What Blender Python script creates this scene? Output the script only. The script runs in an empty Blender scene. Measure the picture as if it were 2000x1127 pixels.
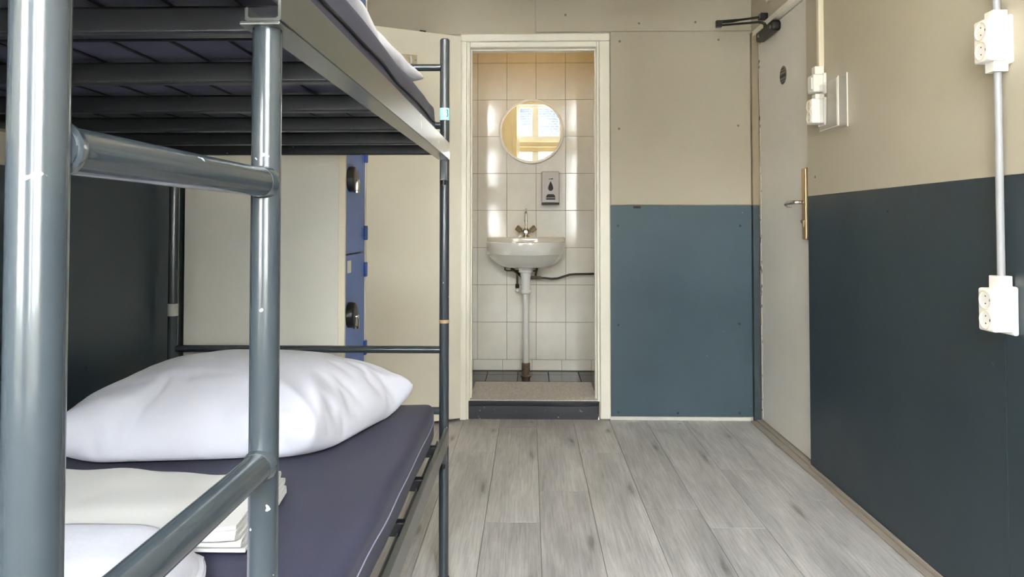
import bpy, bmesh, math, random
from mathutils import Vector, Matrix, noise
random.seed(7)
PI = math.pi
scene = bpy.context.scene
C = scene.collection

# ------------------------------------------------------------------ camera
cam_d = bpy.data.cameras.new('camera'); cam = bpy.data.objects.new('camera', cam_d); C.objects.link(cam)
PITCH = math.radians(1.5)
cam.location = (0, 0, 1.07)
cam.rotation_euler = (PI/2 + PITCH, 0, math.radians(1.43))
cam_d.sensor_width = 36; cam_d.lens = 1400/2000*36
cam_d.shift_y = -(122.5 + 1400*math.tan(PITCH))/2000
cam_d.clip_start = 0.02
scene.camera = cam

# ------------------------------------------------------------------ daylight
w = bpy.data.worlds.new('sky'); scene.world = w; w.use_nodes = True
bgn = w.node_tree.nodes['Background']
bgn.inputs[0].default_value = (0.9, 0.95, 1.0, 1); bgn.inputs[1].default_value = 22.0
def portal(name, x0, x1, z0, z1, y):
    l = bpy.data.lights.new(name, 'AREA'); l.shape = 'RECTANGLE'; l.size = x1-x0; l.size_y = z1-z0
    l.cycles.is_portal = True
    o = bpy.data.objects.new(name, l); C.objects.link(o)
    o.location = ((x0+x1)/2, y, (z0+z1)/2); o.rotation_euler = (PI/2, 0, 0)   # faces +Y, into the room
    return o
portal('window_portal', -0.2, 0.76, 0.8, 2.8, -0.72)
portal('window_portal', -1.02, -0.44, 0.8, 2.8, -0.72)
vs = scene.view_settings
vs.view_transform = 'Standard'; vs.look = 'None'; vs.gamma = 1.0; vs.use_curve_mapping = False
vs.exposure = 1.88
scene.cycles.transparent_max_bounces = 32

# ------------------------------------------------------------------ materials
def lin(c):
    return tuple(((v/255)/12.92 if v/255 <= .04045 else ((v/255+.055)/1.055)**2.4) for v in c)
MATS = {}
def mat(name, rgb, rough=.5, metal=0., coat=0., var=.06, vscale=3., bump=0., bscale=80., spec=.5, specks=None,
        emit=None, estr=0, trans=0., ior=1.45, stretch=(1,1,1), sheen=0., rvar=0.):
    m = bpy.data.materials.new(name); m.use_nodes = True; MATS[name] = m
    nt = m.node_tree; N = nt.nodes; L = nt.links; b = N['Principled BSDF']
    col = lin(rgb)
    b.inputs['Roughness'].default_value = rough; b.inputs['Metallic'].default_value = metal
    b.inputs['Coat Weight'].default_value = coat; b.inputs['Coat Roughness'].default_value = .08
    b.inputs['Specular IOR Level'].default_value = spec; b.inputs['IOR'].default_value = ior
    b.inputs['Transmission Weight'].default_value = trans; b.inputs['Sheen Weight'].default_value = sheen
    tc = N.new('ShaderNodeTexCoord'); mp = N.new('ShaderNodeMapping'); mp.inputs['Scale'].default_value = stretch
    L.new(tc.outputs['Object'], mp.inputs['Vector'])
    nz = N.new('ShaderNodeTexNoise'); nz.inputs['Scale'].default_value = vscale; nz.inputs['Detail'].default_value = 6
    nz.inputs['Roughness'].default_value = .6
    L.new(mp.outputs[0], nz.inputs['Vector'])
    rp = N.new('ShaderNodeValToRGB'); e = rp.color_ramp.elements
    e[0].position = .3; e[1].position = .7
    e[0].color = (*[v*(1-var) for v in col], 1); e[1].color = (*[min(1, v*(1+var)) for v in col], 1)
    L.new(nz.outputs['Fac'], rp.inputs[0])
    out = rp.outputs[0]
    if specks:
        srgb, sscale, thr = specks
        n2 = N.new('ShaderNodeTexNoise'); n2.inputs['Scale'].default_value = sscale; n2.inputs['Detail'].default_value = 2
        L.new(tc.outputs['Object'], n2.inputs['Vector'])
        r2 = N.new('ShaderNodeValToRGB'); r2.color_ramp.elements[0].position = thr; r2.color_ramp.elements[1].position = thr+.025
        L.new(n2.outputs['Fac'], r2.inputs[0])
        mx = N.new('ShaderNodeMix'); mx.data_type = 'RGBA'
        L.new(r2.outputs[0], mx.inputs['Factor']); L.new(out, mx.inputs['A']); mx.inputs['B'].default_value = (*lin(srgb), 1)
        out = mx.outputs['Result']
    L.new(out, b.inputs['Base Color'])
    if rvar:
        mr = N.new('ShaderNodeMapRange'); mr.inputs['To Min'].default_value = max(.02, rough-rvar); mr.inputs['To Max'].default_value = rough+rvar
        mr.inputs['From Min'].default_value = .3; mr.inputs['From Max'].default_value = .7
        L.new(nz.outputs['Fac'], mr.inputs['Value']); L.new(mr.outputs[0], b.inputs['Roughness'])
    if bump:
        n3 = N.new('ShaderNodeTexNoise'); n3.inputs['Scale'].default_value = bscale; n3.inputs['Detail'].default_value = 4
        L.new(mp.outputs[0], n3.inputs['Vector'])
        bp = N.new('ShaderNodeBump'); bp.inputs['Strength'].default_value = bump; bp.inputs['Distance'].default_value = .004
        L.new(n3.outputs['Fac'], bp.inputs['Height']); L.new(bp.outputs[0], b.inputs['Normal'])
    if emit:
        b.inputs['Emission Color'].default_value = (*lin(emit), 1); b.inputs['Emission Strength'].default_value = estr
    return m

mat('beige_paint', (187, 178, 158), .45, bump=.12, bscale=30, var=.035, specks=None, rvar=.08)
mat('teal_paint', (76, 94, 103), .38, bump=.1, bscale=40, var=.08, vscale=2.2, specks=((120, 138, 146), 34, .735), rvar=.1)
mat('teal_paint_shaded', (44, 56, 63), .36, bump=.06, bscale=40, var=.06, vscale=2, rvar=.08)  # same teal as the back board, side-wall shade put into the colour
mat('jamb_dark', (66, 76, 82), .45, var=.1, vscale=20, specks=((150, 150, 145), 40, .74))
mat('jamb_taupe', (160, 146, 122), .5, var=.08)
mat('chipped_edge', (232, 226, 208), .55, var=.08, vscale=30, specks=((120, 108, 90), 30, .62))
mat('door_paint', (232, 227, 218), .42, var=.03, bump=.05, bscale=20)
mat('bath_door_paint', (238, 231, 213), .4, var=.03, vscale=2, bump=.05, bscale=15)
mat('frame_gloss', (248, 243, 228), .3, var=.02, vscale=6, bump=.02, bscale=25)
mat('ceiling_paint', (205, 190, 158), .7)
mat('rear_cream', (226, 208, 170), .5)
mat('sash_white', (246, 244, 238), .35)
mat('tile_glaze', (240, 236, 226), .09, var=.05, vscale=9, bump=.035, bscale=9, coat=.3)
mat('grout', (150, 134, 108), .8, var=.12, vscale=20)
mat('dark_tile', (40, 40, 44), .2, spec=.35, var=.15, vscale=8)
mat('dark_grout', (22, 22, 23), .8)
mat('sub_floor', (150, 145, 138), .8)
mat('step_dark', (64, 66, 72), .42, var=.2, vscale=14, stretch=(.3, 1, 3), specks=((150, 148, 146), 45, .7))
mat('step_lip', (40, 40, 46), .4, var=.15, vscale=12)
mat('bed_steel', (52, 58, 62), .24, coat=.4, var=.08, vscale=6, specks=((200, 205, 208), 55, .75), spec=.6)
mat('hook_plate', (206, 190, 160), .4, var=.05)
mat('rail_steel', (72, 73, 69), .28, coat=.3, var=.12, vscale=9, specks=((190, 180, 150), 26, .74), spec=.6, stretch=(1, .25, 1))
mat('slat_steel', (22, 22, 25), .4, coat=.1, var=.12, vscale=8, specks=((200, 196, 190), 60, .765))
mat('weld_ring', (176, 146, 112), .5, var=.2, vscale=60)
mat('tape_grey', (168, 166, 160), .4)
mat('sticker_cyan', (168, 226, 232), .4, var=.04)
mat('ink', (22, 24, 40), .5)
mat('mattress_cover', (42, 42, 64), .62, var=.06, vscale=4, bump=.1, bscale=260, sheen=.05, specks=((150, 150, 165), 70, .8))
mat('mattress_piping', (24, 24, 32), .5)
mat('stitch', (140, 140, 160), .7)
mat('white_cotton', (200, 200, 211), .85, var=.015, vscale=5, bump=.08, bscale=24, sheen=.2)
mat('towel_cotton', (182, 182, 190), .9, var=.02, vscale=6, bump=.2, bscale=60)
mat('ivory_cotton', (192, 190, 187), .85, var=.02, vscale=6, bump=.1, bscale=22, sheen=.2)
mat('locker_side', (216, 213, 203), .4, var=.03, bump=.04, bscale=20)
mat('locker_edge', (224, 214, 192), .5)
mat('locker_blue', (96, 124, 190), .42, var=.05, vscale=5)
mat('hinge_blue', (30, 66, 142), .35)
mat('black_plastic', (24, 23, 22), .35, var=.15, vscale=20)
mat('chrome', (205, 200, 192), .14, metal=1.0, var=.05)
mat('dull_brass', (206, 176, 132), .34, metal=.85, var=.06, stretch=(1, 1, .2), vscale=30)
mat('plate_dark', (134, 122, 108), .34, metal=.8, var=.05)
mat('ceramic', (238, 237, 231), .08, coat=.6, var=.015)
mat('ceramic_shade', (225, 219, 203), .12, coat=.4, var=.03)
mat('pvc_white', (236, 235, 232), .3, var=.03)
mat('rust_metal', (134, 112, 94), .5, metal=.5, var=.35, vscale=40)
mat('hose_black', (44, 42, 38), .4, var=.2, vscale=60)
mat('pipe_brown', (78, 66, 52), .4, metal=.5, var=.2, vscale=40)
mat('mirror_glass', (245, 246, 246), .0, metal=1.0, var=0)
mat('mirror_frame', (250, 246, 236), .3, var=.02)
mat('dispenser_grey', (200, 194, 192), .3, var=.03)
mat('dispenser_dark', (58, 56, 56), .45, spec=.25, var=.15, vscale=20)
mat('socket_white', (246, 242, 234), .3, var=.015)
mat('socket_inner', (240, 226, 204), .35, var=.02)
mat('conduit_grey', (158, 158, 160), .4, var=.03)
mat('duct_cream', (226, 216, 190), .45, var=.03)
def thin_clear(name, refl, tint):
    m = bpy.data.materials.new(name); m.use_nodes = True; MATS[name] = m
    N = m.node_tree.nodes; L = m.node_tree.links
    for q in list(N):
        if q.type == 'BSDF_PRINCIPLED': N.remove(q)
    t = N.new('ShaderNodeBsdfTransparent'); t.inputs[0].default_value = (*tint, 1)
    g = N.new('ShaderNodeBsdfGlossy'); g.inputs['Roughness'].default_value = .06
    x = N.new('ShaderNodeMixShader'); x.inputs[0].default_value = refl; L.new(t.outputs[0], x.inputs[1]); L.new(g.outputs[0], x.inputs[2])
    L.new(x.outputs[0], N['Material Output'].inputs[0])
thin_clear('acrylic', .1, (.99, .99, .99)); thin_clear('pane', .03, (.97, .98, .98))
mat('card_white', (236, 230, 216), .6)
mat('closer_black', (28, 27, 27), .35, var=.15, vscale=30)
mat('sign_grey', (120, 112, 96), .4, metal=.4, var=.1, vscale=60)
mat('mat_rib', (205, 199, 194), .8, var=.16, vscale=90, bump=.5, bscale=160, stretch=(1, .25, 1))
mat('strip_wood', (156, 146, 134), .45, var=.12, vscale=8, stretch=(1, .1, 1))
mat('caulk', (222, 220, 214), .5, var=.08, vscale=20)
mat('screw_dull', (128, 122, 108), .5)
mat('screw_teal', (46, 60, 68), .45)
mat('roof_dark', (60, 60, 62), .8)
mat('lamp_glass', (255, 240, 214), .4, emit=(255, 196, 120), estr=1.6)
mat('bulb_bath', (255, 240, 214), .4, emit=(255, 206, 112), estr=3.2)
mat('far_plaster', (176, 174, 170), .8)
mat('far_glass', (70, 84, 98), .08)

def brick_mat():
    m = bpy.data.materials.new('far_brick'); m.use_nodes = True; MATS['far_brick'] = m
    N = m.node_tree.nodes; L = m.node_tree.links; b = N['Principled BSDF']
    tc = N.new('ShaderNodeTexCoord'); mp = N.new('ShaderNodeMapping'); mp.inputs['Rotation'].default_value = (PI/2, 0, 0)
    br = N.new('ShaderNodeTexBrick'); br.inputs['Scale'].default_value = 4
    br.inputs['Color1'].default_value = (*lin((15, 19, 24)), 1); br.inputs['Color2'].default_value = (*lin((12, 15, 19)), 1)
    br.inputs['Mortar'].default_value = (*lin((40, 43, 46)), 1); br.inputs['Mortar Size'].default_value = .03
    L.new(tc.outputs['Object'], mp.inputs[0]); L.new(mp.outputs[0], br.inputs['Vector']); L.new(br.outputs[0], b.inputs['Base Color'])
    b.inputs['Roughness'].default_value = .8
brick_mat()

def wood_mat():
    m = bpy.data.materials.new('laminate'); m.use_nodes = True; MATS['laminate'] = m
    N = m.node_tree.nodes; L = m.node_tree.links; b = N['Principled BSDF']
    tc = N.new('ShaderNodeTexCoord'); oi = N.new('ShaderNodeObjectInfo')
    mul = N.new('ShaderNodeVectorMath'); mul.operation = 'SCALE'; mul.inputs[0].default_value = (13.1, 29.7, 5.3)
    L.new(oi.outputs['Random'], mul.inputs['Scale'])
    add = N.new('ShaderNodeVectorMath'); add.operation = 'ADD'
    L.new(tc.outputs['Object'], add.inputs[0]); L.new(mul.outputs[0], add.inputs[1])
    def nz(sc, scale, det=6, dist=0., rough=.6):
        mp = N.new('ShaderNodeMapping'); mp.inputs['Scale'].default_value = sc
        L.new(add.outputs[0], mp.inputs[0])
        n = N.new('ShaderNodeTexNoise'); n.inputs['Scale'].default_value = scale; n.inputs['Detail'].default_value = det
        n.inputs['Distortion'].default_value = dist; n.inputs['Roughness'].default_value = rough
        L.new(mp.outputs[0], n.inputs['Vector']); return n
    def ramp(src, p0, c0, p1, c1, mids=()):
        r = N.new('ShaderNodeValToRGB'); e = r.color_ramp.elements
        e[0].position = p0; e[0].color = (*c0, 1); e[1].position = p1; e[1].color = (*c1, 1)
        for p, c in mids:
            x = e.new(p); x.color = (*c, 1)
        L.new(src, r.inputs[0]); return r
    broad = nz((5, .9, 1), 1.6, 5, .6)
    base = ramp(broad.outputs['Fac'], .28, lin((166, 164, 163)), .72, lin((212, 209, 206)), [(.5, lin((192, 189, 187)))])
    grain = nz((75, 2.6, 1), 2.0, 9, .5, .72)
    gr = ramp(grain.outputs['Fac'], .3, (.5, .5, .5), .6, (1.04, 1.04, 1.04))
    m1 = N.new('ShaderNodeMix'); m1.data_type = 'RGBA'; m1.blend_type = 'MULTIPLY'; m1.inputs['Factor'].default_value = .75
    L.new(base.outputs[0], m1.inputs['A']); L.new(gr.outputs[0], m1.inputs['B'])
    # dark streaks
    st = nz((16, 1.5, 1), 1.2, 7, .5, .65)
    sr = ramp(st.outputs['Fac'], .58, (1, 1, 1), .76, (.6, .595, .59))
    m2 = N.new('ShaderNodeMix'); m2.data_type = 'RGBA'; m2.blend_type = 'MULTIPLY'; m2.inputs['Factor'].default_value = .75
    L.new(m1.outputs['Result'], m2.inputs['A']); L.new(sr.outputs[0], m2.inputs['B'])
    # knots
    mpk = N.new('ShaderNodeMapping'); mpk.inputs['Scale'].default_value = (6.5, 2.3, 1)
    L.new(add.outputs[0], mpk.inputs[0])
    vo = N.new('ShaderNodeTexVoronoi'); vo.inputs['Scale'].default_value = 1.0; vo.inputs['Randomness'].default_value = 1.0
    vo.voronoi_dimensions = '2D'
    nd = nz((40, 12, 1), 1, 3)
    dsc = N.new('ShaderNodeMath'); dsc.operation = 'MULTIPLY_ADD'; dsc.inputs[1].default_value = .09
    L.new(nd.outputs['Fac'], dsc.inputs[0]); L.new(vo.outputs['Distance'], dsc.inputs[2])
    kr = ramp(dsc.outputs[0], .065, (.36, .345, .335), .15, (1, 1, 1), [(.095, (.74, .73, .72))])
    m3 = N.new('ShaderNodeMix'); m3.data_type = 'RGBA'; m3.blend_type = 'MULTIPLY'; m3.inputs['Factor'].default_value = .8
    L.new(m2.outputs['Result'], m3.inputs['A']); L.new(kr.outputs[0], m3.inputs['B'])
    hs = N.new('ShaderNodeHueSaturation'); L.new(m3.outputs['Result'], hs.inputs['Color'])
    mr = N.new('ShaderNodeMapRange'); mr.inputs['To Min'].default_value = .95; mr.inputs['To Max'].default_value = 1.06
    L.new(oi.outputs['Random'], mr.inputs['Value']); L.new(mr.outputs[0], hs.inputs['Value'])
    L.new(hs.outputs[0], b.inputs['Base Color'])
    b.inputs['Roughness'].default_value = .38; b.inputs['Specular IOR Level'].default_value = .4
    bp = N.new('ShaderNodeBump'); bp.inputs['Strength'].default_value = .12; bp.inputs['Distance'].default_value = .002
    L.new(grain.outputs['Fac'], bp.inputs['Height']); L.new(bp.outputs[0], b.inputs['Normal'])
wood_mat()

# ------------------------------------------------------------------ mesh helpers (all in world coordinates)
def wloc(o):
    v = Vector((0, 0, 0))
    while o is not None:
        v += o.location; o = o.parent
    return v
def tag(o, label=None, cat=None, group=None, kind=None):
    if label: o['label'] = label
    if cat: o['category'] = cat
    if group: o['group'] = group
    if kind: o['kind'] = kind
    return o
def empty(name, loc, label, cat, group=None, kind=None):
    o = bpy.data.objects.new(name, None); C.objects.link(o); o.location = loc; o.empty_display_size = .05
    return tag(o, label, cat, group, kind)
class MB:
    def __init__(s): s.bm = bmesh.new(); s.smooth = False
    def box(s, x0, x1, y0, y1, z0, z1, bev=0, seg=2, M=None):
        r = bmesh.ops.create_cube(s.bm, size=1)
        vs_ = r['verts']
        for v in vs_:
            v.co = Vector(((x0+x1)/2+v.co.x*(x1-x0), (y0+y1)/2+v.co.y*(y1-y0), (z0+z1)/2+v.co.z*(z1-z0)))
        es = list({e for v in vs_ for e in v.link_edges})
        if bev:
            rr = bmesh.ops.bevel(s.bm, geom=es, offset=bev, segments=seg, profile=.5, affect='EDGES')
            vs_ = list({v for f in rr['faces'] for v in f.verts} | {v for v in vs_ if v.is_valid})
        if M is not None:
            for v in vs_: v.co = M @ v.co
        return s
    def rings(s, rs, cap0=True, cap1=True, closed=True):
        R = [[s.bm.verts.new(p) for p in r] for r in rs]
        n = len(R[0])
        for a, b in zip(R, R[1:]):
            for i in range(n if closed else n-1):
                j = (i+1) % n
                s.bm.faces.new((a[i], a[j], b[j], b[i]))
        if cap0: s.bm.faces.new(list(reversed(R[0])))
        if cap1: s.bm.faces.new(R[-1])
        return s
    def tube(s, pts, r, n=16, caps=True):
        pts = [Vector(p) for p in pts]; rs = []
        rad = r if isinstance(r, (list, tuple)) else [r]*len(pts)
        up = None
        for i, p in enumerate(pts):
            t = (pts[min(i+1, len(pts)-1)]-pts[max(i-1, 0)]).normalized()
            if up is None:
                up = Vector((0, 0, 1)) if abs(t.z) < .9 else Vector((0, 1, 0))
            a = t.cross(up).normalized(); bb = a.cross(t).normalized(); up = bb
            rs.append([p + (a*math.cos(k*2*PI/n) + bb*math.sin(k*2*PI/n))*rad[i] for k in range(n)])
        return s.rings(rs, caps, caps)
    def lathe(s, c, prof, n=24, axis='Z', caps=True):
        c = Vector(c); rs = []
        for r, h in prof:
            ring = []
            for k in range(n):
                a = k*2*PI/n
                if axis == 'Z': ring.append(c+Vector((r*math.cos(a), r*math.sin(a), h)))
                elif axis == 'Y': ring.append(c+Vector((r*math.cos(a), h, r*math.sin(a))))
                else: ring.append(c+Vector((h, r*math.cos(a), r*math.sin(a))))
            rs.append(ring)
        return s.rings(rs, caps, caps)
    def prism(s, poly, ext):   # polygon of 3D points, extruded by vector
        ext = Vector(ext); a = [Vector(p) for p in poly]
        return s.rings([a, [p+ext for p in a]])
    def build(s, name, m, parent=None, smooth=True, ang=35, label=None, cat=None, group=None, kind=None, origin=None):
        bm = s.bm
        bmesh.ops.recalc_face_normals(bm, faces=bm.faces)
        if parent is None and origin is None:
            xs = [v.co for v in bm.verts]
            origin = Vector(((min(v.x for v in xs)+max(v.x for v in xs))/2, (min(v.y for v in xs)+max(v.y for v in xs))/2, min(v.z for v in xs)))
        off = wloc(parent) if parent is not None else Vector((0, 0, 0))
        o_loc = Vector(origin) if origin is not None else off
        for v in bm.verts: v.co -= o_loc
        me = bpy.data.meshes.new(name); bm.to_mesh(me); bm.free()
        if smooth:
            me.polygons.foreach_set('use_smooth', [True]*len(me.polygons))
            me.set_sharp_from_angle(angle=math.radians(ang))
        me.materials.append(MATS[m])
        o = bpy.data.objects.new(name, me); C.objects.link(o)
        if smooth and len(me.polygons) < 400:
            wn = o.modifiers.new('weighted_normals', 'WEIGHTED_NORMAL'); wn.keep_sharp = True
        o.location = o_loc - off
        if parent is not None: o.parent = parent
        return tag(o, label, cat, group, kind)
def inst(src_mesh, name, parent, loc):
    o = bpy.data.objects.new(name, src_mesh); C.objects.link(o); o.parent = parent
    o.location = Vector(loc)-wloc(parent); return o
ST = 'structure'

# ================================================================== THE ROOM
XL, XR, YB, YR, ZC = -1.128, 1.235, 4.0, -0.6, 3.0
# ---- floor
fl = MB().box(XL-.1, XR+.1, YR-.1, YB, -.12, -.008).build('floor', 'sub_floor', smooth=False, label='grey wood laminate floor of long planks', cat='floor', kind=ST)
PW, PL = .2, 1.22
joints = {}
base_j = {-1: 2.616, 0: 2.924, 1: 3.42, 2: 2.75, 3: 2.587, -2: 3.41, -3: 3.0, -4: 2.5, -5: 3.3, -6: 2.8, -7: 3.2, 4: 3.2, 5: 2.85, 6: 3.5}
meshes = {}
def plank_mesh(wd, ln):
    k = (round(wd, 3), round(ln, 3))
    if k not in meshes:
        mb = MB().box(-wd/2, wd/2, -ln/2, ln/2, -.008, 0, bev=.0007, seg=1)
        bm = mb.bm; me = bpy.data.meshes.new('plank'); bm.to_mesh(me); bm.free(); me.materials.append(MATS['laminate']); meshes[k] = me
    return meshes[k]
for i in range(-7, 7):
    x0, x1 = .036+i*PW, .036+(i+1)*PW
    x0 = max(x0, XL); x1 = min(x1, XR)
    if x1-x0 < .02: continue
    y = base_j[i]
    while y > YR: y -= PL
    while y < YB:
        a, b_ = max(y, YR), min(y+PL, YB)
        if b_-a > .02:
            inst(plank_mesh(x1-x0-.0016, b_-a-.0016), 'plank', fl, ((x0+x1)/2, (a+b_)/2, 0))
        y += PL
# ---- ceiling
MB().box(XL-.1, XR+.1, YR-.1, YB+.1, ZC, ZC+.12).build('ceiling', 'ceiling_paint', smooth=False, label='plain warm beige ceiling above the room', cat='ceiling', kind=ST)
MB().box(XL, XR, 2.7, YB, 2.36, ZC).build('ceiling_added_shade', 'ceiling_paint', smooth=False, label='unseen lowered ceiling added to shade the upper back wall', cat='ceiling', kind=ST)  # unseen drop added so the top of the back wall falls into shade
# ---- back wall with bathroom opening
OX0, OX1, OZ = -.347, .382, 2.075
mb = MB().box(XL-.1, OX0, YB, YB+.1, -.05, ZC).box(OX1, XR+.15, YB, YB+.1, -.05, ZC).box(OX0, OX1, YB, YB+.1, OZ, ZC)
wb = mb.build('wall_back', 'beige_paint', smooth=False, label='beige back wall with the bathroom doorway and dark teal lower board', cat='wall', kind=ST)
def board(name, x0, x1, z0, z1, m, par, th=.008, lab=None):
    return MB().box(x0, x1, YB-th, YB, z0, z1, bev=.0015, seg=1).build(name, m, par, label=lab)
board('panel', .45, 1.224, 1.186, 2.153, 'beige_paint', wb)
board('panel', .034, 1.233, 2.156, 2.36, 'beige_paint', wb)
board('panel', XL, .030, 2.145, 2.36, 'beige_paint', wb)
board('panel', .44, 1.224, .022, 1.183, 'teal_paint', wb, lab='dark teal painted board with screws')
MB().box(.44, 1.21, YB-.014, YB, 0, .02, bev=.003).build('sealant_strip', 'caulk', wb)
def screw(x, z, m):
    MB().lathe((x, YB-.008, z), [(.0065, 0), (.0065, -.0012), (.004, -.002)], 10, 'Y').build('screw', m, wb)
for x, z in ((.488, 1.07), (1.161, 1.07), (.488, .522), (1.153, .53), (.487, .042), (.813, .04), (1.15, .042)): screw(x, z, 'screw_teal')
for x, z in ((.61, 2.2), (.923, 2.205), (.502, 2.1), (1.05, 2.105), (.496, 1.61), (1.155, 1.625), (.2, 2.25)): screw(x, z, 'screw_dull')
# corner post between back wall and entrance door
cp = MB().box(1.2255, 1.262, 3.968, YB, 0, 1.183, bev=.002).build('trim_1', 'jamb_dark', label='narrow dark corner post beside the entrance door', cat='trim', kind=ST)
MB().box(1.2255, 1.262, 3.968, YB, 1.183, 2.14, bev=.002).build('upper_post', 'jamb_taupe', cp)
# ---- right wall
DY0, DY1, DZ = 3.205, 3.966, 2.112
wr = MB().box(XR, XR+.1, YR-.1, DY0, -.05, ZC).box(XR, XR+.1, DY0, YB+.1, DZ+.035, ZC).box(XR+.065, XR+.1, DY0, YB+.1, -.05, DZ+.035).build(
    'wall_right', 'beige_paint', smooth=False, label='right wall, beige above and dark teal below, with sockets', cat='wall', kind=ST)
def rboard(y0, y1, z0, z1, m, th=.004):
    return MB().box(XR-th, XR, y0, y1, z0, z1, bev=.0015, seg=1).build('panel', m, wr)
rboard(1.896, DY0, .02, 1.2, 'teal_paint_shaded'); rboard(YR, 1.892, .02, 1.2, 'teal_paint_shaded', .006)
rboard(1.896, DY0, 1.2, 2.36, 'beige_paint'); rboard(YR, 1.892, 1.2, 2.99, 'beige_paint', .006)
for y, z in ((3.12, 1.28), (2.95, 2.02), (2.3, 1.9), (1.75, 1.52), (1.75, 1.38), (3.13, .62), (1.95, .7), (2.5, 1.12)):
    MB().lathe((XR-.004, y, z), [(.006, 0), (.006, -.0014), (.003, -.002)], 10, 'X').build('screw', 'screw_dull' if z > 1.2 else 'screw_teal', wr)
MB().box(XR-.034, XR+.0, YR, DY1, 0, .008, bev=.003).build('trim_2', 'strip_wood', label='flat wood-look edge strip along foot of right wall', cat='trim', kind=ST)
MB().box(XR-.012, XR-.004, YR, DY0, .008, .026, bev=.003).build('trim_3', 'strip_wood', label='thin upright beading at base of the teal right wall', cat='trim', kind=ST)
MB().box(XR-.004, XR+.06, DY0, DY1+.03, DZ+.004, DZ+.034, bev=.003).build('trim_4', 'frame_gloss', label='pale head rail above the entrance door', cat='trim', kind=ST)
MB().box(XR+.0, XR+.06, DY0, DY1, 0, .014, bev=.002).build('trim_5', 'strip_wood', label='thin wood-look threshold strip under the entrance door', cat='trim', kind=ST)
# ---- entrance door
DXF = 1.262
d1 = empty('door_1', (DXF+.02, (DY0+DY1)/2, .016), 'flat pale grey entrance door with long lever plate in right wall', 'door', kind=ST)
MB().box(DXF, DXF+.035, DY0+.002, DY1-.004, .018, DZ, bev=.002).build('leaf', 'door_paint', d1)
mb = MB()
random.seed(3)
z = .02
while z < DZ-.02:      # ragged chipped paint line along the hinge edge
    h = random.uniform(.02, .07); wd = random.uniform(.012, .03)
    mb.box(DXF-.0015, DXF+.001, DY1-.004-wd, DY1-.004, z, min(z+h, DZ)); z += h
mb.build('chipped_edge', 'chipped_edge', d1, smooth=False)
pl = MB().box(DXF-.026, DXF, 3.252, 3.296, 1.007, 1.332, bev=.007, seg=3).build('lock_plate', 'dull_brass', d1, label='long brushed metal lock plate')
hz = 1.176
MB().tube([(DXF-.02, 3.274, hz), (DXF-.05, 3.274, hz), (DXF-.062, 3.282, hz), (DXF-.066, 3.3, hz), (DXF-.064, 3.36, hz-.001), (DXF-.058, 3.40, hz-.006), (DXF-.046, 3.418, hz-.012), (DXF-.03, 3.41, hz-.014)], [.0095]*6+[.009, .007], 14).build('lever', 'chrome', d1, label='chrome lever handle')
MB().lathe((DXF-.026, 3.274, 1.09), [(.009, .004), (.009, -.008), (.006, -.01)], 14, 'X').build('key_cylinder', 'chrome', pl)
MB().box(DXF-.03, DXF-.0255, 3.268, 3.28, 1.065, 1.085, bev=.001).build('keyhole_cover', 'plate_dark', pl)
sg = MB().lathe((DXF, 3.585, 1.82), [(.046, 0), (.046, -.0016), (.044, -.0022)], 28, 'X').build('round_sign', 'sign_grey', d1, label='small round grey sign')
MB().box(DXF-.0034, DXF-.002, 3.548, 3.622, 1.808, 1.824).build('sign_bar', 'ink', sg)
mb = MB()
for k, (zz, hw) in enumerate(((1.84, .03), (1.795, .03), (1.852, .02), (1.782, .02))):
    for q in range(5):
        yy = 3.585-hw+q*hw*.44
        mb.box(DXF-.003, DXF-.002, yy, yy+hw*.28, zz-.003, zz+.003)
mb.build('sign_print', 'ink', sg, smooth=False)
# ---- door closer
dc = empty('door_closer', (1.235, 3.72, 2.06), 'black door closer with folding arm at top of entrance door', 'door closer')
MB().box(DXF-.05, DXF, 3.60, 3.86, 2.052, 2.106, bev=.016, seg=4).build('body', 'closer_black', dc)
for y in (3.62, 3.80): MB().lathe((DXF-.05, y, 2.074), [(.009, .004), (.009, -.003), (.005, -.005)], 12, 'X').build('cap_screw', 'chrome', dc)
MB().lathe((DXF-.026, 3.75, 2.1), [(.016, 0), (.016, .02), (.009, .026)], 16).build('spindle', 'closer_black', dc)
EL = Vector((.985, 3.76, 2.128))
MB().tube([(DXF-.026, 3.75, 2.12), (DXF-.05, 3.752, 2.132), (DXF-.07, 3.752, 2.134), EL+Vector((0, 0, -.008))], [.008, .007, .006, .006], 10).build('arm', 'closer_black', dc)
MB().tube([EL+Vector((0, 0, .01)), (1.06, 3.755, 2.142), (1.10, 3.752, 2.147), (1.2, 3.745, 2.158)], [.009, .009, .006, .006], 10).build('arm', 'closer_black', dc)
MB().box(EL.x-.008, EL.x+.022, EL.y-.014, EL.y+.014, EL.z-.018, EL.z+.018, bev=.003).build('elbow', 'closer_black', dc)
bk = MB().box(1.196, 1.236, 3.72, 3.77, 2.146, 2.176, bev=.005).build('bracket', 'closer_black', dc)
MB().lathe((1.196, 3.745, 2.162), [(.007, .003), (.007, -.003), (.004, -.005)], 12, 'X').build('screw', 'chrome', bk)
# ---- left wall
wl = MB().box(XL-.1, XL, YR-.1, YB+.1, -.05, ZC).build('wall_left', 'beige_paint', smooth=False, label='left wall behind the bunk, dark teal on its lower half', cat='wall', kind=ST)
MB().box(XL, XL+.004, YR, 1.55, .02, 1.2, bev=.001, seg=1).build('panel', 'teal_paint_shaded', wl)
MB().box(XL, XL+.006, 1.553, YB-.01, .02, 1.2, bev=.001, seg=1).build('panel', 'teal_paint_shaded', wl)
MB().lathe((XL+.006, 1.8, .71), [(.006, 0), (.006, .0014), (.003, .002)], 10, 'X').build('screw', 'screw_teal', wl)
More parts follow.
